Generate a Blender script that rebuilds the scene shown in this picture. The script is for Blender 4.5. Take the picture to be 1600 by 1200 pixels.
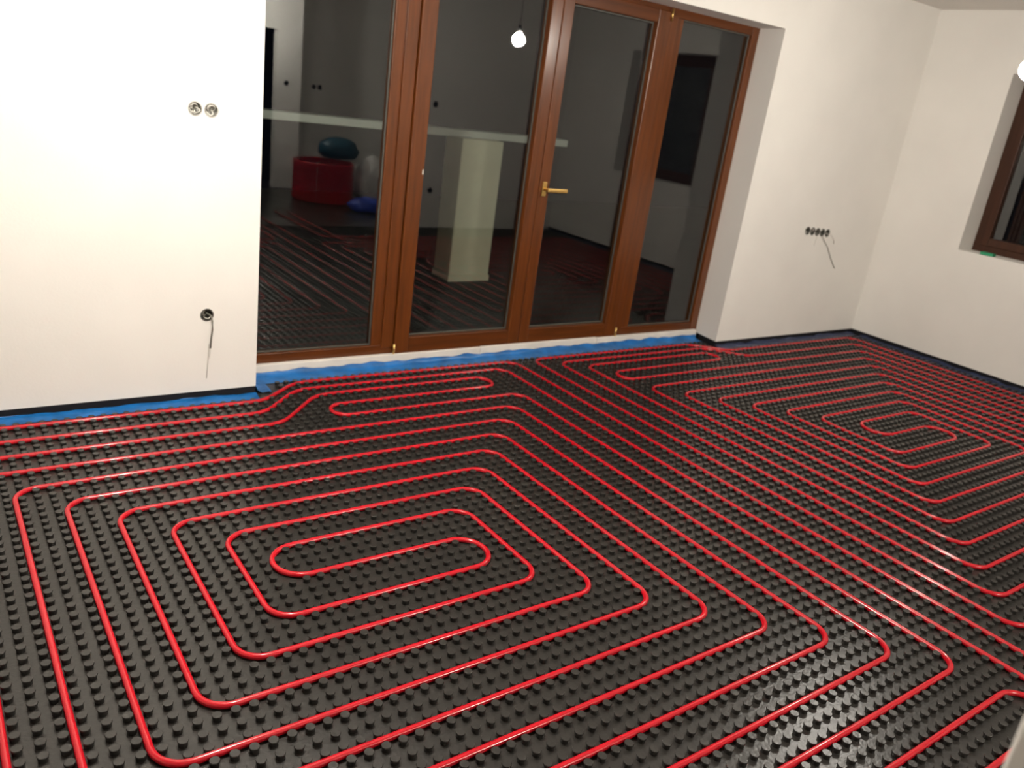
import bpy, bmesh, math, random
import numpy as np
from mathutils import Vector, Matrix
from mathutils import noise as mnoise

sc = bpy.context.scene
for o in list(bpy.data.objects):
    bpy.data.objects.remove(o)
COL = sc.collection

# ------------------------------------------------------------------ camera
CAM = (-0.20909, -2.28998, 1.66069)
YAW, PITCH, ROLL, FPX = 0.658319, 0.342017, 0.138048, 1276.80
fwd = Vector((math.sin(YAW) * math.cos(PITCH), math.cos(YAW) * math.cos(PITCH), -math.sin(PITCH)))
rgt = Vector((math.cos(YAW), -math.sin(YAW), 0))
upv = rgt.cross(fwd)
rr = rgt * math.cos(ROLL) + upv * math.sin(ROLL)
uu = -rgt * math.sin(ROLL) + upv * math.cos(ROLL)
cam = bpy.data.cameras.new('camera')
cam.sensor_width = 36.0
cam.lens = FPX / 1600 * 36.0
cam.clip_start = 0.02
cam.dof.use_dof = True
cam.dof.focus_distance = 2.4
cam.dof.aperture_fstop = 3.2
camo = bpy.data.objects.new('camera', cam)
M = Matrix.Identity(4)
for i in range(3):
    M[i][0], M[i][1], M[i][2], M[i][3] = rr[i], uu[i], -fwd[i], CAM[i]
camo.matrix_world = M
COL.objects.link(camo)
sc.camera = camo

# ------------------------------------------------------------------ world (night), exposure
world = bpy.data.worlds.new('night')
world.use_nodes = True
world.node_tree.nodes['Background'].inputs[0].default_value = (0.010, 0.012, 0.018, 1)
world.node_tree.nodes['Background'].inputs[1].default_value = 0.15
sc.world = world
sc.view_settings.view_transform = 'Standard'
sc.view_settings.look = 'None'
sc.view_settings.gamma = 1.0
sc.view_settings.use_curve_mapping = False
sc.view_settings.exposure = 0.0

# lamp strengths (each lamp is a bare bulb built further down)
BULB_R = 0.055
LAMPS = {'near': ((0.76, 0.00, 2.12), 1400.0),
         'mid': ((4.305, -0.225, 2.085), 545.0),
         'hall': ((3.30, -4.55, 2.20), 1350.0)}
BULB_COL = (1.0, 0.945, 0.85)

U = 0.05            # stud pitch of the mat
rnd = random.Random(7)


# ------------------------------------------------------------------ helpers
def link(o, parent=None):
    COL.objects.link(o)
    if parent is not None:
        o.parent = parent
    return o


def tag(o, label=None, cat=None, group=None, kind=None):
    if label: o['label'] = label
    if cat: o['category'] = cat
    if group: o['group'] = group
    if kind: o['kind'] = kind
    return o


def empty(name, loc=(0, 0, 0)):
    o = bpy.data.objects.new(name, None)
    o.location = loc
    o.empty_display_size = 0.1
    return link(o)


def mesh_obj(name, verts, faces, mat, parent=None, smooth=False):
    me = bpy.data.meshes.new(name)
    me.from_pydata([tuple(v) for v in verts], [], faces)
    me.update()
    if mat: me.materials.append(mat)
    if smooth:
        me.polygons.foreach_set('use_smooth', [True] * len(me.polygons))
    o = bpy.data.objects.new(name, me)
    return link(o, parent)


def bm_obj(name, bm, mat, parent=None, smooth=False):
    bmesh.ops.recalc_face_normals(bm, faces=bm.faces[:])
    me = bpy.data.meshes.new(name)
    bm.to_mesh(me); bm.free()
    if mat: me.materials.append(mat)
    if smooth:
        me.polygons.foreach_set('use_smooth', [True] * len(me.polygons))
    o = bpy.data.objects.new(name, me)
    return link(o, parent)


def add_box(bm, x0, x1, y0, y1, z0, z1, bevel=0.0):
    vs = [bm.verts.new(p) for p in ((x0, y0, z0), (x1, y0, z0), (x1, y1, z0), (x0, y1, z0),
                                    (x0, y0, z1), (x1, y0, z1), (x1, y1, z1), (x0, y1, z1))]
    fs = [bm.faces.new([vs[i] for i in q]) for q in
          ((3, 2, 1, 0), (4, 5, 6, 7), (0, 1, 5, 4), (1, 2, 6, 5), (2, 3, 7, 6), (3, 0, 4, 7))]
    if bevel > 0:
        es = list({e for f in fs for e in f.edges})
        bmesh.ops.bevel(bm, geom=es, offset=bevel, segments=2, affect='EDGES', profile=0.5)


def box(name, x0, x1, y0, y1, z0, z1, mat, parent=None, bevel=0.0):
    bm = bmesh.new()
    add_box(bm, x0, x1, y0, y1, z0, z1, bevel)
    return bm_obj(name, bm, mat, parent)


def add_cyl(bm, c, axis, r0, r1, h, n=20, cap0=True, cap1=True):
    """cylinder/cone from c along axis"""
    c = Vector(c); ax = Vector(axis).normalized()
    t = ax.orthogonal().normalized(); b = ax.cross(t)
    ra = [bm.verts.new(c + (t * math.cos(a) + b * math.sin(a)) * r0) for a in [2 * math.pi * i / n for i in range(n)]]
    rb = [bm.verts.new(c + ax * h + (t * math.cos(a) + b * math.sin(a)) * r1) for a in [2 * math.pi * i / n for i in range(n)]]
    for i in range(n):
        bm.faces.new((ra[i], ra[(i + 1) % n], rb[(i + 1) % n], rb[i]))
    if cap0: bm.faces.new(ra[::-1])
    if cap1: bm.faces.new(rb)


def tube_mesh(pts, r, n=8, closed=False):
    """sweep a circle along 3D points, returns verts, faces"""
    P = [Vector(p) for p in pts]
    m = len(P)
    verts, faces = [], []
    up = Vector((0, 0, 1))
    for i in range(m):
        if i == 0: t = P[1] - P[0]
        elif i == m - 1: t = P[-1] - P[-2]
        else: t = (P[i + 1] - P[i]).normalized() + (P[i] - P[i - 1]).normalized()
        t.normalize()
        s = t.cross(up)
        if s.length < 1e-3: s = t.cross(Vector((1, 0, 0)))
        s.normalize(); w = s.cross(t)
        for k in range(n):
            a = 2 * math.pi * k / n
            verts.append(P[i] + (s * math.cos(a) + w * math.sin(a)) * r)
    for i in range(m - 1):
        for k in range(n):
            a, b = i * n + k, i * n + (k + 1) % n
            faces.append((a, b, b + n, a + n))
    faces.append(tuple(range(n))[::-1])
    faces.append(tuple(range((m - 1) * n, m * n)))
    return verts, faces


# ------------------------------------------------------------------ materials
def new_mat(name):
    m = bpy.data.materials.new(name)
    m.use_nodes = True
    return m, m.node_tree.nodes, m.node_tree.links, m.node_tree.nodes['Principled BSDF']


def pmat(name, col, rough=0.5, spec=0.5, metal=0.0, var=0.0, vscale=8.0, bump=0.0, bscale=60.0, stretch=(1, 1, 1), coat=0.0, rvar=0.0, crough=0.2):
    m, N, L, b = new_mat(name)
    b.inputs['Base Color'].default_value = (*col, 1)
    b.inputs['Roughness'].default_value = rough
    b.inputs['Specular IOR Level'].default_value = spec
    b.inputs['Metallic'].default_value = metal
    b.inputs['Coat Weight'].default_value = coat
    if var > 0 or bump > 0 or rvar > 0:
        tc = N.new('ShaderNodeTexCoord'); mp = N.new('ShaderNodeMapping')
        mp.inputs['Scale'].default_value = stretch
        L.new(tc.outputs['Object'], mp.inputs['Vector'])
    if var > 0 or rvar > 0:
        nz = N.new('ShaderNodeTexNoise'); nz.inputs['Scale'].default_value = vscale; nz.inputs['Detail'].default_value = 5
        L.new(mp.outputs[0], nz.inputs['Vector'])
    if var > 0:
        rp = N.new('ShaderNodeValToRGB')
        rp.color_ramp.elements[0].position = 0.3; rp.color_ramp.elements[1].position = 0.7
        rp.color_ramp.elements[0].color = (*[c * (1 - var) for c in col], 1)
        rp.color_ramp.elements[1].color = (*[min(1, c * (1 + var)) for c in col], 1)
        L.new(nz.outputs['Fac'], rp.inputs['Fac']); L.new(rp.outputs[0], b.inputs['Base Color'])
    if rvar > 0:
        mr = N.new('ShaderNodeMapRange')
        mr.inputs['To Min'].default_value = rough - rvar; mr.inputs['To Max'].default_value = rough + rvar
        mr.inputs['From Min'].default_value = 0.3; mr.inputs['From Max'].default_value = 0.7
        L.new(nz.outputs['Fac'], mr.inputs['Value']); L.new(mr.outputs[0], b.inputs['Roughness'])
    if coat > 0:
        b.inputs['Coat Roughness'].default_value = crough
    if bump > 0:
        n2 = N.new('ShaderNodeTexNoise'); n2.inputs['Scale'].default_value = bscale; n2.inputs['Detail'].default_value = 4
        bp = N.new('ShaderNodeBump'); bp.inputs['Strength'].default_value = bump; bp.inputs['Distance'].default_value = 0.003
        L.new(mp.outputs[0], n2.inputs['Vector']); L.new(n2.outputs['Fac'], bp.inputs['Height']); L.new(bp.outputs[0], b.inputs['Normal']); L.new(bp.outputs[0], b.inputs['Coat Normal'])
    return m


def glass_mat(name, f0, tint=(1, 1, 1)):
    """clear pane: see-through with a Schlick mirror reflection (same from both sides)"""
    m, N, L, b = new_mat(name)
    N.remove(b)
    out = N['Material Output']
    tr = N.new('ShaderNodeBsdfTransparent'); tr.inputs[0].default_value = (*tint, 1)
    gl = N.new('ShaderNodeBsdfGlossy'); gl.inputs['Roughness'].default_value = 0.012
    lw = N.new('ShaderNodeLayerWeight'); lw.inputs['Blend'].default_value = 0.5
    pw = N.new('ShaderNodeMath'); pw.operation = 'POWER'; pw.inputs[1].default_value = 5
    ma = N.new('ShaderNodeMath'); ma.operation = 'MULTIPLY_ADD'; ma.inputs[1].default_value = 1 - f0; ma.inputs[2].default_value = f0
    mx = N.new('ShaderNodeMixShader')
    L.new(lw.outputs['Facing'], pw.inputs[0]); L.new(pw.outputs[0], ma.inputs[0]); L.new(ma.outputs[0], mx.inputs[0])
    L.new(tr.outputs[0], mx.inputs[1]); L.new(gl.outputs[0], mx.inputs[2]); L.new(mx.outputs[0], out.inputs[0])
    return m


def emit_mat(name, col, strength):
    m, N, L, b = new_mat(name)
    b.inputs['Base Color'].default_value = (0.9, 0.9, 0.9, 1)
    b.inputs['Emission Color'].default_value = (*col, 1)
    b.inputs['Emission Strength'].default_value = strength
    return m


MT = {}
MT['plaster'] = pmat('white_plaster', (0.80, 0.775, 0.735), 0.85, 0.25, var=0.025, vscale=2.5, bump=0.12, bscale=90)
MT['ceiling'] = pmat('ceiling_paint', (0.74, 0.71, 0.67), 0.9, 0.2, var=0.02, vscale=3)
MT['mat'] = pmat('black_stud_foil', (0.022, 0.020, 0.0178), 0.5, 0.06, var=0.12, vscale=6, bump=0.32, bscale=80, coat=0.72, crough=0.275)
MT['pipe'] = pmat('red_plastic_pipe', (0.47, 0.006, 0.015), 0.15, 0.5, var=0.05, vscale=5)
MT['wood_v'] = pmat('stained_wood_upright', (0.108, 0.0285, 0.0042), 0.42, 0.12, coat=0.85, crough=0.21, var=0.22, vscale=3.0, stretch=(14, 14, 1.0))
MT['wood_h'] = pmat('stained_wood_rail', (0.094, 0.0245, 0.0036), 0.42, 0.15, coat=0.5, crough=0.22, var=0.22, vscale=3.0, stretch=(1.0, 14, 14))
MT['wood_d'] = pmat('dark_stained_wood', (0.055, 0.021, 0.011), 0.4, 0.3, var=0.2, vscale=3, stretch=(14, 14, 1))
MT['glass'] = glass_mat('door_glass', 0.068, (0.93, 0.96, 0.95))
MT['gasket'] = pmat('grey_gasket', (0.065, 0.062, 0.052), 0.5)
MT['sill'] = pmat('white_threshold', (0.72, 0.68, 0.62), 0.5, var=0.08, vscale=7)
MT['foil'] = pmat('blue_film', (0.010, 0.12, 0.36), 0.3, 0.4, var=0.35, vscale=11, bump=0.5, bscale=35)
MT['foil_shaded'] = pmat('shaded_blue_film', (0.030, 0.042, 0.095), 0.35, 0.4, var=0.35, vscale=11, bump=0.5, bscale=35)  # same blue film, the weaker light on it put into the colour
MT['strip'] = pmat('black_edge_foam', (0.010, 0.010, 0.013), 0.8, 0.2)
MT['brass'] = pmat('brass', (0.70, 0.47, 0.16), 0.3, metal=1.0)
MT['cup'] = pmat('pale_box_plastic', (0.42, 0.41, 0.38), 0.6)
MT['cup_grey'] = pmat('grey_box_plastic', (0.085, 0.082, 0.072), 0.6)
MT['wire_grey'] = pmat('grey_cable', (0.20, 0.19, 0.16), 0.6)
MT['wire_white'] = pmat('white_cable', (0.62, 0.60, 0.54), 0.6)
MT['wire_dark'] = pmat('dark_cable', (0.03, 0.03, 0.03), 0.6)
MT['concrete'] = pmat('terrace_concrete', (0.05, 0.048, 0.045), 0.9, var=0.2, vscale=3)
MT['pillar'] = pmat('pale_render', (0.62, 0.58, 0.42), 0.9, var=0.06, vscale=4)
MT['rail'] = pmat('pale_rail', (0.52, 0.53, 0.47), 0.6)
MT['socket'] = pmat('black_bakelite', (0.02, 0.02, 0.02), 0.4)
MT['bagw'] = pmat('white_sack', (0.85, 0.83, 0.80), 0.6, bump=0.4, bscale=12)
MT['teal'] = pmat('teal_sack', (0.006, 0.062, 0.10), 0.5, bump=0.4, bscale=12)
MT['blueb'] = pmat('blue_sack', (0.012, 0.05, 0.42), 0.4, bump=0.4, bscale=12)
MT['green'] = pmat('green_plastic', (0.02, 0.30, 0.14), 0.5)
MT['under'] = pmat('dark_slab', (0.03, 0.03, 0.03), 0.9)

# ------------------------------------------------------------------ room shell
ZC = 2.71           # ceiling
YW = 1.675          # window wall face
XR = 6.65           # right wall face
ZB = 0.036          # bottom edge of plaster
XL, YB = -2.6, -5.6
OX0, OX1, OZ = 1.172, 4.79, 2.30       # patio door opening
YF = 1.92           # frame front
Z0 = -0.0103         # mat sheet

# floor: mat sheet as a slab reaching into the door recess
bm = bmesh.new()
add_box(bm, XL, XR + 0.02, YB, YW + 0.02, -0.06, Z0)
add_box(bm, OX0 - 0.02, OX1 + 0.03, YW + 0.02, 1.90, -0.06, Z0)
FLOOR = bm_obj('floor', bm, MT['mat'])
tag(FLOOR, 'black studded underfloor heating mat covering the whole room floor', 'floor', kind='structure')

# window wall (one extruded outline) with socket holes
out = [(XL, ZB), (OX0, ZB), (OX0, OZ), (OX1, OZ), (OX1, ZB), (XR + 0.3, ZB), (XR + 0.3, ZC), (XL, ZC)]
bm = bmesh.new()
fr = [bm.verts.new((x, YW, z)) for x, z in out]
bk = [bm.verts.new((x + (0.045 if i in (3, 4) else 0), 2.02, z)) for i, (x, z) in enumerate(out)]
bm.faces.new(fr); bm.faces.new(bk[::-1])
for i in range(8):
    j = (i + 1) % 8
    bm.faces.new((fr[i], bk[i], bk[j], fr[j]))
WALL = bm_obj('wall_back', bm, MT['plaster'])
tag(WALL, 'white plastered wall around the wide glazed patio door', 'wall', kind='structure')

SOCK = [(0.865, 1.400), (0.936, 1.399), (0.921, 0.436)] + [(5.615 + 0.0685 * i, 0.916 - 0.004 * i) for i in range(5)]
SR = 0.031
bm = bmesh.new()
for x, z in SOCK:
    add_cyl(bm, (x, YW - 0.02, z), (0, 1, 0), SR, SR, 0.075, 24)
cut = bm_obj('cutter', bm, None)
md = WALL.modifiers.new('b', 'BOOLEAN'); md.object = cut; md.operation = 'DIFFERENCE'; md.solver = 'EXACT'
dg = bpy.context.evaluated_depsgraph_get()
me = bpy.data.meshes.new_from_object(WALL.evaluated_get(dg))
WALL.modifiers.clear(); WALL.data = me; me.name = 'wall_back'
bpy.data.objects.remove(cut)

# right wall with a window opening
RW = dict(y0=-1.28, y1=0.967, z0=0.925, z1=2.27)
bm = bmesh.new()
X2 = XR + 0.30
for a in ((YB, RW['y0'], ZB, ZC), (RW['y1'], YW, ZB, ZC), (RW['y0'], RW['y1'], ZB, RW['z0']), (RW['y0'], RW['y1'], RW['z1'], ZC)):
    add_box(bm, XR, X2, a[0], a[1], a[2], a[3])
bmesh.ops.remove_doubles(bm, verts=bm.verts[:], dist=1e-5)
tag(bm_obj('wall_right', bm, MT['plaster']), 'white plastered side wall holding the dark-framed window', 'wall', kind='structure')

tag(box('ceiling', XL - 0.2, XR + 0.3, YB - 1.5, 2.02, ZC, ZC + 0.12, MT['ceiling']), 'plain pale ceiling above the room', 'ceiling', kind='structure')
tag(box('wall_left', XL - 0.15, XL, YB, YW, ZB, ZC, MT['plaster']), 'white wall on the far left, outside the picture', 'wall', kind='structure')
# rear: hall wall with doorway and pier, partition behind the camera
bm = bmesh.new()
add_box(bm, XL, 2.95, -5.12, -5.0, Z0, ZC)
add_box(bm, 2.95, 3.86, -5.12, -5.0, 2.01, ZC)
add_box(bm, 3.86, 4.20, -5.12, -5.0, Z0, ZC)
add_box(bm, 4.12, 4.20, -5.60, -5.12, Z0, ZC)
add_box(bm, 4.20, XR + 0.2, -5.72, -5.60, Z0, ZC)
tag(bm_obj('wall_front', bm, MT['plaster']), 'white hall wall with dark doorway and bright pier, mirrored in the glass', 'wall', kind='structure')
tag(box('wall_partition', 4.55, XR, -2.47, -2.35, Z0, ZC, MT['plaster']), 'pale partition wall behind the camera, mirrored in the glass', 'wall', kind='structure')
tag(box('wall_near', 0.60, 1.00, -2.62, -2.098, Z0, ZC, MT['plaster'], bevel=0.004), 'white wall end at the bottom right corner of the picture', 'wall', kind='structure')

# ------------------------------------------------------------------ terrace outside
tag(box('terrace', -4, 14, 2.02, 9.0, -0.16, -0.05, MT['concrete']), 'dark terrace floor outside the patio door', 'terrace', kind='structure')
pl = empty('terrace_pillar', (3.93, 4.08, -0.05))
tag(pl, 'short pale square pillar out on the dark terrace', 'pillar')
box('shaft', -0.215, 0.215, -0.14, 0.14, 0.0, 1.27, MT['pillar'], pl, 0.006)
box('base_block', -0.225, 0.225, -0.15, 0.15, 0.0, 0.06, MT['pillar'], pl, 0.006)
rl = empty('terrace_rail', (2.2, 4.12, 1.24))
tag(rl, 'long pale horizontal rail running above the terrace pillar', 'rail')
box('top_bar', -3.2, 2.74, -0.10, 0.10, -0.018, 0.045, MT['rail'], rl, 0.006)
for xx in (-3.0, -1.2):
    box('post', xx - 0.03, xx + 0.03, -0.03, 0.03, -1.29, -0.02, MT['strip'], rl)

# ------------------------------------------------------------------ patio door (structure)
D = empty('door_1', (OX0, YF, 0.0))
tag(D, 'wide brown wooden patio door of four glazed panels', 'door', kind='structure')


def dbox(name, x0, x1, y0, y1, z0, z1, mat, parent=D, bevel=0.004):
    bm = bmesh.new()
    add_box(bm, x0 - OX0, x1 - OX0, y0 - YF, y1 - YF, z0, z1, bevel)
    return bm_obj(name, bm, mat, parent)


YK = 1.995
FX1 = 4.826
dbox('frame_stile', OX0, 1.243, YF, YK, 0.035, 2.305, MT['wood_v'])
dbox('frame_stile', 4.752, FX1, YF, YK, 0.035, 2.305, MT['wood_v'])
dbox('frame_rail', 1.243, 4.752, YF + 0.004, YK, 2.245, 2.305, MT['wood_h'])
dbox('frame_rail', 1.243, 4.752, YF + 0.004, YK, 0.035, 0.120, MT['wood_h'])
dbox('frame_post', 1.953, 2.020, YF + 0.012, YK, 0.115, 2.25, MT['wood_v'])
dbox('frame_post', 2.018, 2.094, YF, YK, 0.100, 2.25, MT['wood_v'])
dbox('frame_post', 3.924, 4.000, YF, YK, 0.100, 2.25, MT['wood_v'])
dbox('frame_post', 3.998, 4.068, YF + 0.012, YK, 0.115, 2.25, MT['wood_v'])


def glazing(parent, x0, x1, z0, z1):
    g = dbox('pane', x0 - 0.008, x1 + 0.008, 1.955, 1.961, z0 - 0.008, z1 + 0.008, MT['glass'], parent, 0)
    w = 0.009
    for a in ((x0, x0 + w, z0, z1), (x1 - w, x1, z0, z1), (x0 + w, x1 - w, z0, z0 + w), (x0 + w, x1 - w, z1 - w, z1)):
        dbox('gasket', a[0], a[1], 1.943, 1.955, a[2], a[3], MT['gasket'], parent, 0.002)
    return g


glazing(D, 1.243, 1.953, 0.120, 2.245)
glazing(D, 4.068, 4.752, 0.120, 2.245)
YS = YF - 0.014


def sash(x0, x1, g0, g1):
    s = dbox('sash', x0, g0, YS, YK - 0.01, 0.072, 2.272, MT['wood_v'], D, 0.006)
    dbox('sash_stile', g1, x1, YS, YK - 0.01, 0.072, 2.272, MT['wood_v'], s, 0.006)
    dbox('sash_rail', g0, g1, YS + 0.003, YK - 0.012, 0.072, 0.165, MT['wood_h'], s, 0.005)
    dbox('sash_rail', g0, g1, YS + 0.003, YK - 0.012, 2.192, 2.272, MT['wood_h'], s, 0.005)
    glazing(s, g0, g1, 0.165, 2.192)
    return s


s2 = sash(2.098, 3.033, 2.196, 2.948)
s3 = sash(3.036, 3.920, 3.118, 3.812)
dbox('drip_rail', 2.098, 3.920, YS - 0.004, YS + 0.01, 0.060, 0.074, MT['wood_h'], D, 0.003)
# hinges
for s, x in ((s2, 2.094), (s3, 3.921)):
    for z in (0.055, 2.215):
        bm = bmesh.new()
        add_cyl(bm, (x - OX0, YS - 0.006 - YF, z), (0, 0, 1), 0.007, 0.007, 0.075, 12)
        bm_obj('hinge', bm, MT['brass'], s, True)['label'] = 'small brass barrel hinge'
# handle on third panel
bm = bmesh.new()
hx, hz = 3.074 - OX0, 1.100
add_box(bm, hx - 0.016, hx + 0.016, YS - 0.010 - YF, YS - YF, hz - 0.045, hz + 0.045, 0.004)
add_cyl(bm, (hx, YS - 0.008 - YF, hz), (0, -1, 0), 0.010, 0.009, 0.040, 14)
add_box(bm, hx - 0.012, hx + 0.150, YS - 0.062 - YF, YS - 0.044 - YF, hz - 0.014, hz + 0.012, 0.006)
h = bm_obj('handle', bm, MT['brass'], s3); h['label'] = 'brass lever handle'
dbox('sticker', 2.183, 2.190, YS - 0.0015, YS, 1.145, 1.172, MT['wire_white'], s2, 0)

# white threshold strip, in three lengths as the joints show
th = empty('door_threshold', (OX0, 1.885, 0.0))
tag(th, 'off-white threshold strip under the brown patio door', 'threshold')
for a, b, dz in ((0.004, 1.55, 0.0), (1.553, 2.56, 0.003), (2.563, 3.625, -0.002)):
    box('threshold_piece', a, b, 0.0, 0.034, -0.012, 0.068 + dz, MT['sill'], th, 0.004)

# ------------------------------------------------------------------ right hand window (structure)
W = empty('window_1', (XR + 0.22, RW['y0'], RW['z0']))
tag(W, 'dark brown framed window in the right wall, black night behind', 'window', kind='structure')
wl, wh = RW['y1'] - RW['y0'], RW['z1'] - RW['z0']


def wbox(name, y0, y1, z0, z1, x0, x1, mat, parent=W, bevel=0.004):
    return box(name, x0, x1, y0, y1, z0, z1, mat, parent, bevel)


fw = 0.055
wbox('frame_stile', 0, fw, 0, wh, 0, 0.07, MT['wood_d']); wbox('frame_stile', wl - fw, wl, 0, wh, 0, 0.07, MT['wood_d'])
wbox('frame_rail', fw, wl - fw, 0, fw, 0, 0.07, MT['wood_d']); wbox('frame_rail', fw, wl - fw, wh - fw, wh, 0, 0.07, MT['wood_d'])
mid = wl / 2
wbox('frame_post', mid - 0.03, mid + 0.03, fw, wh - fw, 0, 0.07, MT['wood_d'])
for a, b in ((fw, mid - 0.03), (mid + 0.03, wl - fw)):
    s = wbox('sash', a, a + 0.06, fw, wh - fw, -0.012, 0.06, MT['wood_d'])
    wbox('sash_stile', b - 0.06, b, fw, wh - fw, -0.012, 0.06, MT['wood_d'], s)
    wbox('sash_rail', a + 0.06, b - 0.06, fw, fw + 0.06, -0.012, 0.06, MT['wood_d'], s)
    wbox('sash_rail', a + 0.06, b - 0.06, wh - fw - 0.06, wh - fw, -0.012, 0.06, MT['wood_d'], s)
    wbox('pane', a + 0.055, b - 0.055, fw + 0.055, wh - fw - 0.055, 0.022, 0.028, MT['glass'], s, 0)
gt = box('green_wedge', XR + 0.012, XR + 0.075, 0.70, 0.80, RW['z0'], RW['z0'] + 0.022, MT['green'], None, 0.004)
tag(gt, 'small green plastic wedge lying on the window ledge', 'wedge')

# ------------------------------------------------------------------ black edge strips and blue film along the walls
def strip(name, pts, label):
    """vertical foam band following pts (x, y) along a wall foot"""
    bm = bmesh.new()
    prev = None
    for (x, y, nx, ny) in pts:
        q = [bm.verts.new((x + nx * d, y + ny * d, z)) for d, z in ((0, -0.012), (0.006, -0.012), (0.006, 0.046), (0, 0.046))]
        if prev:
            for i in range(4):
                j = (i + 1) % 4
                bm.faces.new((prev[i], prev[j], q[j], q[i]))
        prev = q
    o = bm_obj(name, bm, MT['strip'])
    return tag(o, label, 'edge strip', 'black foam edge strips')


g = 0.004
strip('edge_strip', [(XL, YW + g, 0, 1), (OX0 + 0.0, YW + g, 0, 1)], 'black foam edge strip under the wall left of the patio door')
strip('edge_strip', [(OX1 + 0.0, YW + g, 0, 1), (XR, YW + g, 0, 1)], 'black foam edge strip under the wall between patio door and corner')
strip('edge_strip', [(XR + g, YW, 1, 0), (XR + g, YB, 1, 0)], 'black foam edge strip under the right wall below the window')
strip('edge_strip', [(OX1 + 0.004, YW, 1, 0), (OX1 + 0.034, 1.885, 1, 0)], 'short black foam strip at the foot of the right door reveal')


def film(path, inward, rise, width, label, seed, mat='foil'):
    """crinkled film: lies on the mat, climbs the wall foot. path: list of (x,y); inward: normals into the room"""
    n = []
    for i in range(len(path) - 1):
        a, b = Vector(path[i]), Vector(path[i + 1])
        k = max(2, int((b - a).length / 0.03))
        na, nb = Vector(inward[i]), Vector(inward[i + 1])
        for t in range(k + (1 if i == len(path) - 2 else 0)):
            f = t / k
            n.append((a.lerp(b, f), na.lerp(nb, f)))
    prof = [(0.000, rise), (0.004, rise * 0.45), (0.014, 0.004), (0.4 * width, -0.002), (0.8 * width, -0.004), (width, -0.0075)]
    verts, faces = [], []
    for i, (p, q) in enumerate(n):
        for j, (d, z) in enumerate(prof):
            s = mnoise.noise(Vector((p.x * 9 + seed, p.y * 9, j * 1.7)))
            s2 = mnoise.noise(Vector((p.x * 26 + seed, p.y * 26, j * 2.3 + 9)))
            dd = d + (0.010 * s if j > 3 else 0.0) + (0.010 * max(0, s2) if j == 5 else 0)
            zz = z + (0.009 * s + 0.004 * s2) * (1 if j < 5 else 0.3) + (0.006 * s if j == 0 else 0)
            verts.append((p.x + q.x * dd, p.y + q.y * dd, max(zz, Z0 + 0.0012)))
    m = len(prof)
    for i in range(len(n) - 1):
        for j in range(m - 1):
            a = i * m + j
            faces.append((a, a + 1, a + m + 1, a + m))
    o = mesh_obj('edge_film', verts, faces, MT[mat], None, True)
    return tag(o, label, 'film', 'blue edge film along the walls')


film([(XL, YW - 0.002), (OX0 - 0.0, YW - 0.002)], [(0, -1), (0, -1)], 0.003, 0.070, 'blue crinkled film along the wall left of the patio door', 1.0)
film([(OX0 + 0.004, YW + 0.0), (OX0 + 0.004, 1.876), (OX0 + 0.012, 1.882), (OX1 - 0.005, 1.882)], [(1, 0), (1, 0), (0.2, -1), (0, -1)], 0.030, 0.085,
     'bright blue film in front of the patio door threshold', 5.0)
film([(OX1 + 0.0, YW - 0.002), (XR - 0.012, YW - 0.002)], [(0, -1), (0, -1)], 0.008, 0.072, 'blue film coloured as in dimmer light along the wall right of the patio door', 9.0, 'foil_shaded')
film([(XR - 0.002, YW - 0.105), (XR - 0.002, -2.34)], [(-1, 0), (-1, 0)], 0.008, 0.095, 'blue film coloured as in dimmer light along the right wall below the window', 13.0, 'foil_shaded')

# ------------------------------------------------------------------ red heating pipes
PR = 0.0103


def fillet(pts, R):
    """pts: list of (x, y[, r]) in stud units; returns a dense path in metres"""
    P = [(Vector((p[0], p[1])), (p[2] if len(p) > 2 else R)) for p in pts]
    out = [P[0][0].copy()]
    for i in range(1, len(P) - 1):
        c, r = P[i]
        a = (P[i - 1][0] - c); b = (P[i + 1][0] - c)
        la, lb = a.length, b.length
        a.normalize(); b.normalize()
        ang = a.angle(b)
        t = min(r / math.tan(ang / 2), la * 0.5, lb * 0.5)
        r = t * math.tan(ang / 2)
        cen = c + (a + b).normalized() * (r / math.sin(ang / 2))
        p0, p1 = c + a * t, c + b * t
        v0, v1 = p0 - cen, p1 - cen
        sw = v0.angle_signed(v1)
        k = max(3, int(abs(sw) / 0.16))
        for s in range(k + 1):
            th = -sw * s / k
            out.append(cen + Vector((v0.x * math.cos(th) - v0.y * math.sin(th), v0.x * math.sin(th) + v0.y * math.cos(th))))
    out.append(P[-1][0].copy())
    # subdivide straights
    res = [out[0]]
    for q in out[1:]:
        d = (q - res[-1]); L = d.length
        if L < 1e-4: continue
        k = max(1, int(L / 4.0))
        st = res[-1].copy()
        for s in range(1, k + 1):
            res.append(st + d * (s / k))
    return res


PATHS = []


def pipe(pts, label, R=1.75, seed=0.0):
    pth = fillet(pts, R)
    PATHS.append(np.array([(p.x, p.y) for p in pth]))
    P3 = []
    for p in pth:
        x, y = p.x * U, p.y * U
        wx = 0.0016 * mnoise.noise(Vector((x * 2.1 + seed, y * 2.1, 0.3)))
        wy = 0.0016 * mnoise.noise(Vector((x * 2.1 + seed, y * 2.1, 7.3)))
        wz = 0.0008 * mnoise.noise(Vector((x * 1.7 + seed, y * 1.7, 3.3)))
        P3.append((x + wx, y + wy, wz))
    v, f = tube_mesh(P3, PR, 10)
    o = mesh_obj('heating_pipe', v, f, MT['pipe'], None, True)
    return tag(o, label, 'pipe', 'red underfloor heating pipes')


def c(k): return 28 + 3 * k      # right hand columns of the near spiral


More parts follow.
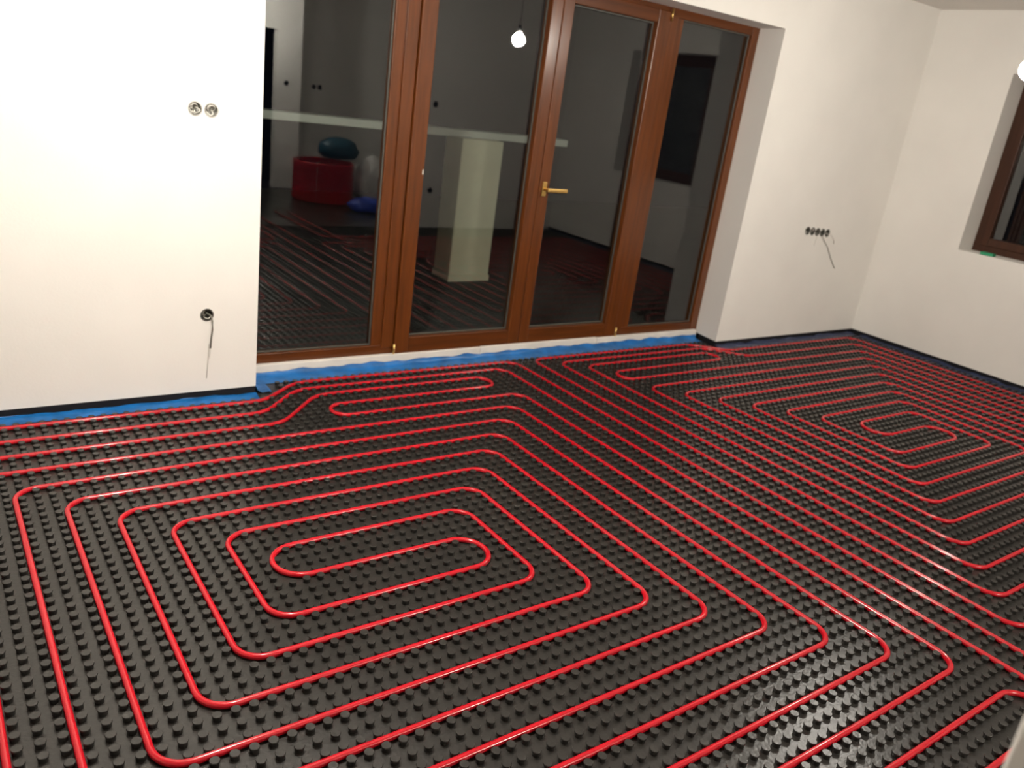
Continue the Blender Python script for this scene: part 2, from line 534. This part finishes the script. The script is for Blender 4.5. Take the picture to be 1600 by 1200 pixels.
# near (left) double spiral, traced from its return end to its feed end
near = [(58, -62), (c(10), 35), (28.2, 35, 4), (23.4, 31, 4), (-12, 31), (-12, -28), (c(8), -28), (c(8), 25),
        (29.0, 25, 1.5), (29.0, 28, 1.5), (50.7, 28, 1.5), (50.7, 31, 1.5), (29.0, 31, 4), (23.2, 25, 4), (-6, 25), (-6, -22),
        (c(6), -22), (c(6), 19), (0, 19), (0, -16), (c(4), -16), (c(4), 13), (6, 13), (6, -10), (c(2), -10), (c(2), 7),
        (12, 7), (12, -4), (29.2, -4, 2), (29.2, 0, 2), (14.1, 0, 2), (14.1, 4, 2), (c(1), 4), (c(1), -7), (9, -7), (9, 10),
        (c(3), 10), (c(3), -13), (3, -13), (3, 16), (c(5), 16), (c(5), -19), (-3, -19), (-3, 22), (c(7), 22), (c(7), -25),
        (-9, -25), (-9, 28), (22.5, 28, 4), (27.6, 33, 4), (c(9), 33), (c(9), -62)]
pipe(near, 'red heating pipe laid in the large left spiral before the patio door', seed=0)

far = [(64, -62), (64, -34), (129, -34), (129, 31), (96.5, 31, 4), (91.5, 35, 4), (c(11), 35), (c(11), -28), (123, -28), (123, 25),
       (69.3, 25, 1.5), (69.3, 28, 1.5), (91.6, 28, 1.5), (91.6, 31, 1.5), (c(13), 31), (c(13), -22), (117, -22), (117, 19), (c(15), 19), (c(15), -16),
       (111, -16), (111, 13), (c(17), 13), (c(17), -10), (105, -10), (105, 7), (c(19), 7), (c(19), -4), (99.6, -4, 2), (99.6, 0, 2),
       (88.7, 0, 2), (88.7, 4, 2), (102, 4), (102, -7), (c(18), -7), (c(18), 10), (108, 10), (108, -13), (c(16), -13), (c(16), 16),
       (114, 16), (114, -19), (c(14), -19), (c(14), 22), (120, 22), (120, -25), (c(12), -25), (c(12), 33), (92.5, 33, 4), (97.5, 28, 4),
       (126, 28), (126, -31), (67, -31), (67, -62)]
pipe(far, 'red heating pipe laid in the far spiral towards the right corner', seed=20)

feed = [(53.2, -62), (53.2, -31), (-20, -31), (-20, -34), (50.2, -34), (50.2, -62)]
pipe(feed, 'red heating pipe at the bottom right edge, bending towards the viewer', seed=40)

# ------------------------------------------------------------------ studs of the mat
xs = np.arange(-44, 132) + 0.5
ys = np.arange(-46, 32) + 0.5
gx, gy = np.meshgrid(xs, ys)
S = np.stack([gx.ravel(), gy.ravel()], 1)
xs2 = np.arange(26, 95) + 0.5
ys2 = np.arange(32, 36) + 0.5
gx, gy = np.meshgrid(xs2, ys2)
S = np.concatenate([S, np.stack([gx.ravel(), gy.ravel()], 1)])
# not under the wall end beside the camera
m = (S[:, 0] * U > 0.57) & (S[:, 0] * U < 1.03) & (S[:, 1] * U < -2.07)
S = S[~m]
# not where a pipe bend presses a stud flat
grid = {}
for P in PATHS:
    for a, b in zip(P[:-1], P[1:]):
        L = np.hypot(*(b - a)); k = max(1, int(L / 0.25))
        for t in np.linspace(0, 1, k, endpoint=False):
            q = a + (b - a) * t
            grid.setdefault((int(math.floor(q[0])), int(math.floor(q[1]))), []).append(q)
keep = np.ones(len(S), bool)
for i, (x, y) in enumerate(S):
    ix, iy = int(math.floor(x)), int(math.floor(y))
    for dx in (-1, 0, 1):
        for dy in (-1, 0, 1):
            for q in grid.get((ix + dx, iy + dy), ()):
                if (q[0] - x) ** 2 + (q[1] - y) ** 2 < 0.30 ** 2:
                    keep[i] = False
S = S[keep]
# which 300 show largest: in frame, nearest
Pw = np.concatenate([S * U, np.full((len(S), 1), Z0)], 1)
dv = Pw - np.array(CAM)
zc = dv @ np.array(fwd); px = 800 + FPX * (dv @ np.array(rr)) / zc; py = 600 - FPX * (dv @ np.array(uu)) / zc
infr = (zc > 0.1) & (px > 4) & (px < 1596) & (py > 0) & (py < 1194)
order = np.argsort(np.where(infr, zc, 1e9))
near_ids = set(order[:300].tolist())


def stud_shape(n):
    prof = [(0.0122, 0.0), (0.0124, 0.008), (0.0142, 0.0142), (0.0129, 0.0170)]
    vs, fs = [], []
    for r, z in prof:
        for k in range(n):
            a = 2 * math.pi * (k + 0.5) / n
            vs.append((r * math.cos(a), r * math.sin(a), z))
    for j in range(len(prof) - 1):
        for k in range(n):
            a, b = j * n + k, j * n + (k + 1) % n
            fs.append((a, b, b + n, a + n))
    top = (len(prof) - 1) * n
    fs.append(tuple(range(top, top + n)))
    return vs, fs


v, f = stud_shape(12)
first = mesh_obj('stud', v, f, MT['mat'], FLOOR)
first.data.polygons.foreach_set('use_smooth', [len(p.vertices) == 4 for p in first.data.polygons])
started = False
for i in order[:300]:
    if not started:
        o = first; started = True
    else:
        o = first.copy(); COL.objects.link(o); o.parent = FLOOR
    o.location = (S[i, 0] * U, S[i, 1] * U, Z0)
rest = np.array([i for i in range(len(S)) if i not in near_ids])
nv, nf = [], []
v, f = stud_shape(10)
v = np.array(v); nper = len(v)
sub = S[rest] * U
allv = (v[None, :, :] + np.concatenate([sub, np.full((len(sub), 1), Z0)], 1)[:, None, :]).reshape(-1, 3)
me = bpy.data.meshes.new('stud_field')
quads = np.array([q for q in f if len(q) == 4]); cap = np.array([q for q in f if len(q) != 4])
K = len(sub); off = (np.arange(K) * nper)
lq = (quads[None] + off[:, None, None]).reshape(-1)
lc = (cap[None] + off[:, None, None]).reshape(-1)
nq, ncap, capn = K * len(quads), K, cap.shape[1]
me.vertices.add(len(allv)); me.vertices.foreach_set('co', allv.ravel())
me.loops.add(len(lq) + len(lc)); me.loops.foreach_set('vertex_index', np.concatenate([lq, lc]))
me.polygons.add(nq + ncap)
me.polygons.foreach_set('loop_start', np.concatenate([np.arange(nq) * 4, nq * 4 + np.arange(ncap) * capn]))
me.polygons.foreach_set('use_smooth', np.concatenate([np.ones(nq, bool), np.zeros(ncap, bool)]))
me.update(calc_edges=True); me.validate()
me.materials.append(MT['mat'])
sf = link(bpy.data.objects.new('stud_field', me), FLOOR)
sf['kind'] = 'stuff'

# ------------------------------------------------------------------ wall boxes and cables
def sock(x, z, label, group, dark):
    e = empty('socket_box', (x, YW, z))
    tag(e, label, 'socket box', group)
    bm = bmesh.new()
    n = 24
    rings = [(SR + 0.0015, -0.0015), (SR - 0.003, -0.0015), (SR - 0.003, 0.046)]
    prev = None
    for r, y in rings:
        q = [bm.verts.new((r * math.cos(2 * math.pi * k / n), y, r * math.sin(2 * math.pi * k / n))) for k in range(n)]
        if prev:
            for k in range(n):
                bm.faces.new((prev[k], prev[(k + 1) % n], q[(k + 1) % n], q[k]))
        prev = q
    bm.faces.new(prev)
    bm_obj('cup', bm, MT['cup_grey'] if dark else MT['cup'], e)
    for j in range(3 if dark else 4):
        a = rnd.uniform(0, 6.28)
        pts = []
        for t in range(9):
            f = t / 8
            r = 0.004 + 0.020 * math.sin(f * math.pi) * rnd.uniform(0.8, 1.1)
            pts.append((r * math.cos(a + f * 3.2), 0.044 - 0.040 * math.sin(f * math.pi * 0.85), r * math.sin(a + f * 3.2)))
        vv, ff = tube_mesh(pts, 0.0028, 6)
        mesh_obj('wire', vv, ff, MT['wire_white'] if (j % 2 or not dark) else MT['wire_grey'], e, True)
    return e


def cable(parent, pts, r, mat, name='cable'):
    vv, ff = tube_mesh(pts, r, 6)
    return mesh_obj(name, vv, ff, mat, parent, True)


sock(*SOCK[0], 'left of the two open socket boxes high on the wall', 'open wall boxes left of the door', False)
sock(*SOCK[1], 'right of the two open socket boxes high on the wall, nearer the door', 'open wall boxes left of the door', False)
e = sock(*SOCK[2], 'single low socket box with a grey cable hanging out', None, True)
cable(e, [(0.008, 0.03, 0.0), (0.018, -0.012, -0.004), (0.021, -0.020, -0.03), (0.023, -0.016, -0.07), (0.018, -0.012, -0.12), (0.015, -0.010, -0.17)], 0.0042, MT['wire_grey'])
cable(e, [(0.015, -0.010, -0.165), (0.013, -0.012, -0.20), (0.010, -0.014, -0.225), (0.006, -0.012, -0.20), (0.008, -0.008, -0.15), (0.004, -0.006, -0.25), (-0.002, -0.005, -0.33)], 0.0018, MT['wire_white'])
lab = ['first', 'second', 'third', 'fourth', 'fifth']
for i in range(5):
    e = sock(*SOCK[3 + i], lab[i] + ' of five open boxes in a row near the corner, counted from the door', 'row of boxes near the corner', True)
    if i == 3:
        cable(e, [(0.0, 0.03, 0), (0.004, -0.012, -0.03), (0.03, -0.016, -0.065), (0.105, -0.012, -0.115), (0.207, -0.008, -0.222), (0.296, -0.006, -0.300)], 0.0025, MT['wire_grey'])
    if i == 4:
        cable(e, [(0.0, 0.03, 0), (0.02, -0.012, -0.008), (0.055, -0.016, -0.020), (0.10, -0.012, -0.055), (0.118, -0.008, -0.085)], 0.0022, MT['wire_white'])
    if i == 2:
        cable(e, [(0.0, 0.03, 0), (-0.004, -0.012, -0.02), (-0.012, -0.012, -0.06), (-0.012, -0.008, -0.11)], 0.0015, MT['wire_white'])

# ------------------------------------------------------------------ bare bulbs on cords
def lamp(key, label):
    (x, y, z), st = LAMPS[key]
    e = empty('pendant_bulb', (x, y, ZC))
    tag(e, label, 'lamp', 'bare bulbs hanging on cords')
    dz = z - ZC
    bm = bmesh.new()
    n, mrings = 18, 10
    R = BULB_R
    prof = []
    for i in range(mrings + 1):
        a = -math.pi / 2 + (math.pi * 0.86) * i / mrings
        prof.append((R * math.cos(a), R * math.sin(a)))
    prof.append((0.018, R * 1.15)); prof.append((0.016, R * 1.35))
    prev = None
    for r, zz in prof:
        q = [bm.verts.new((max(r, 0.0005) * math.cos(2 * math.pi * k / n), max(r, 0.0005) * math.sin(2 * math.pi * k / n), dz + zz)) for k in range(n)]
        if prev:
            for k in range(n):
                bm.faces.new((prev[k], prev[(k + 1) % n], q[(k + 1) % n], q[k]))
        else:
            bm.faces.new(q[::-1])
        prev = q
    bm.faces.new(prev)
    bm_obj('bulb', bm, emit_mat('bulb_glow_' + key, BULB_COL, st), e, True)
    bm = bmesh.new()
    add_cyl(bm, (0, 0, dz + R * 1.25), (0, 0, 1), 0.020, 0.016, 0.055, 16)
    bm_obj('socket', bm, MT['socket'], e, True)
    bm = bmesh.new()
    add_cyl(bm, (0, 0, dz + R * 1.25 + 0.05), (0, 0, 1), 0.003, 0.003, -dz - R * 1.25 - 0.05, 8)
    bm_obj('cord', bm, MT['wire_dark'], e, True)
    bm = bmesh.new()
    add_cyl(bm, (0, 0, -0.02), (0, 0, 1), 0.018, 0.03, 0.02, 16)
    bm_obj('ceiling_cup', bm, MT['socket'], e, True)


lamp('near', 'bare bulb on a cord above the left spiral, out of the picture')
lamp('mid', 'glowing bare bulb at the right edge, mirrored in the patio door')
lamp('hall', 'bare bulb in the hall behind the camera, out of the picture')

# ------------------------------------------------------------------ things behind the camera, seen mirrored in the glass
co = empty('pipe_coil', (4.20, -4.10, Z0))
tag(co, 'large coil of red pipe on the floor, mirrored in the left pane', 'pipe coil')
for R0, turns, nm in ((0.385, 25, 'outer_winding'), (0.362, 25, 'inner_winding')):
    pts = []
    for i in range(turns * 30 + 1):
        a = 2 * math.pi * i / 30
        w = 0.006 * mnoise.noise(Vector((math.cos(a) * 2, math.sin(a) * 2, i / 90)))
        pts.append(((R0 + w) * math.cos(a), (R0 + w) * math.sin(a), 0.0095 + 0.0195 * i / 30))
    vv, ff = tube_mesh(pts, 0.0093, 6)
    mesh_obj(nm, vv, ff, MT['pipe'], co, True)
for k in range(4):
    a = 0.6 + k * math.pi / 2
    pts = []
    for t in range(17):
        f = 2 * math.pi * t / 16
        pts.append(((0.373 + 0.026 * math.cos(f)) * math.cos(a), (0.373 + 0.026 * math.cos(f)) * math.sin(a), 0.255 + 0.258 * math.sin(f)))
    vv, ff = tube_mesh(pts, 0.003, 6)
    mesh_obj('binding_tie', vv, ff, MT['wire_white'], co, True)


def sack(name, loc, dims, mat, label, cat, seed, neck=True):
    bm = bmesh.new()
    bmesh.ops.create_icosphere(bm, subdivisions=4, radius=1.0)
    for v in bm.verts:
        p = v.co.copy()
        s = 1 + 0.13 * mnoise.noise(p * 1.6 + Vector((seed, 0, 0))) + 0.07 * mnoise.noise(p * 4 + Vector((seed, 3, 0)))
        z = p.z
        flat = max(z, -0.72)
        x, y = p.x * s, p.y * s
        if neck and z > 0.72:
            k = 1 - (z - 0.72) * 1.3
            x *= k; y *= k; flat += (z - 0.72) * 0.5
        v.co = Vector((x * dims[0] / 2, y * dims[1] / 2, (flat + 0.72) / 1.72 * dims[2] * (0.94 + 0.06 * s)))
    for v in bm.verts:
        v.co.z = max(v.co.z, 0.0)
    o = bm_obj(name, bm, mat, None, True)
    o.location = loc
    return tag(o, label, cat)


sack('sack', (4.95, -4.22, Z0), (0.50, 0.44, 0.56), MT['bagw'], 'white sack beside the coil of red pipe, mirrored in the glass', 'sack', 2)
sack('sack', (4.48, -4.30, 0.514), (0.56, 0.42, 0.27), MT['teal'], 'teal sack lying on top of the red pipe coil, mirrored in the glass', 'sack', 6, False)
sack('sack', (4.47, -3.30, Z0), (0.50, 0.40, 0.18), MT['blueb'], 'flat blue bundle on the floor by the coil, mirrored in the glass', 'sack', 11, False)

# closed wall boxes on the hall pier, hall wall and partition, seen mirrored as small dark marks
def flat_box(x, y, z, label, group=None):
    e = empty('wall_box', (x, y, z))
    tag(e, label, 'wall box', group)
    bm = bmesh.new()
    add_cyl(bm, (0, 0.0, 0), (0, 1, 0), 0.036, 0.034, 0.005, 20)
    bm_obj('lid', bm, MT['cup_grey'], e)
    bm = bmesh.new()
    add_cyl(bm, (0, 0.005, 0), (0, 1, 0), 0.024, 0.022, 0.003, 16)
    bm_obj('knockout', bm, MT['strip'], e)


flat_box(4.00, -5.0, 1.36, 'small dark wall box on the bright hall pier, mirrored in the glass')
flat_box(4.63, -5.6, 1.34, 'left of two small dark boxes on the hall wall, mirrored in the glass', 'paired boxes on the hall wall')
flat_box(4.72, -5.6, 1.34, 'right of two small dark boxes on the hall wall, mirrored in the glass', 'paired boxes on the hall wall')
flat_box(4.76, -2.35, 1.40, 'small dark box high on the partition, mirrored in the second pane', 'boxes on the partition')
flat_box(4.79, -2.35, 0.43, 'small dark box low on the partition, mirrored in the second pane', 'boxes on the partition')
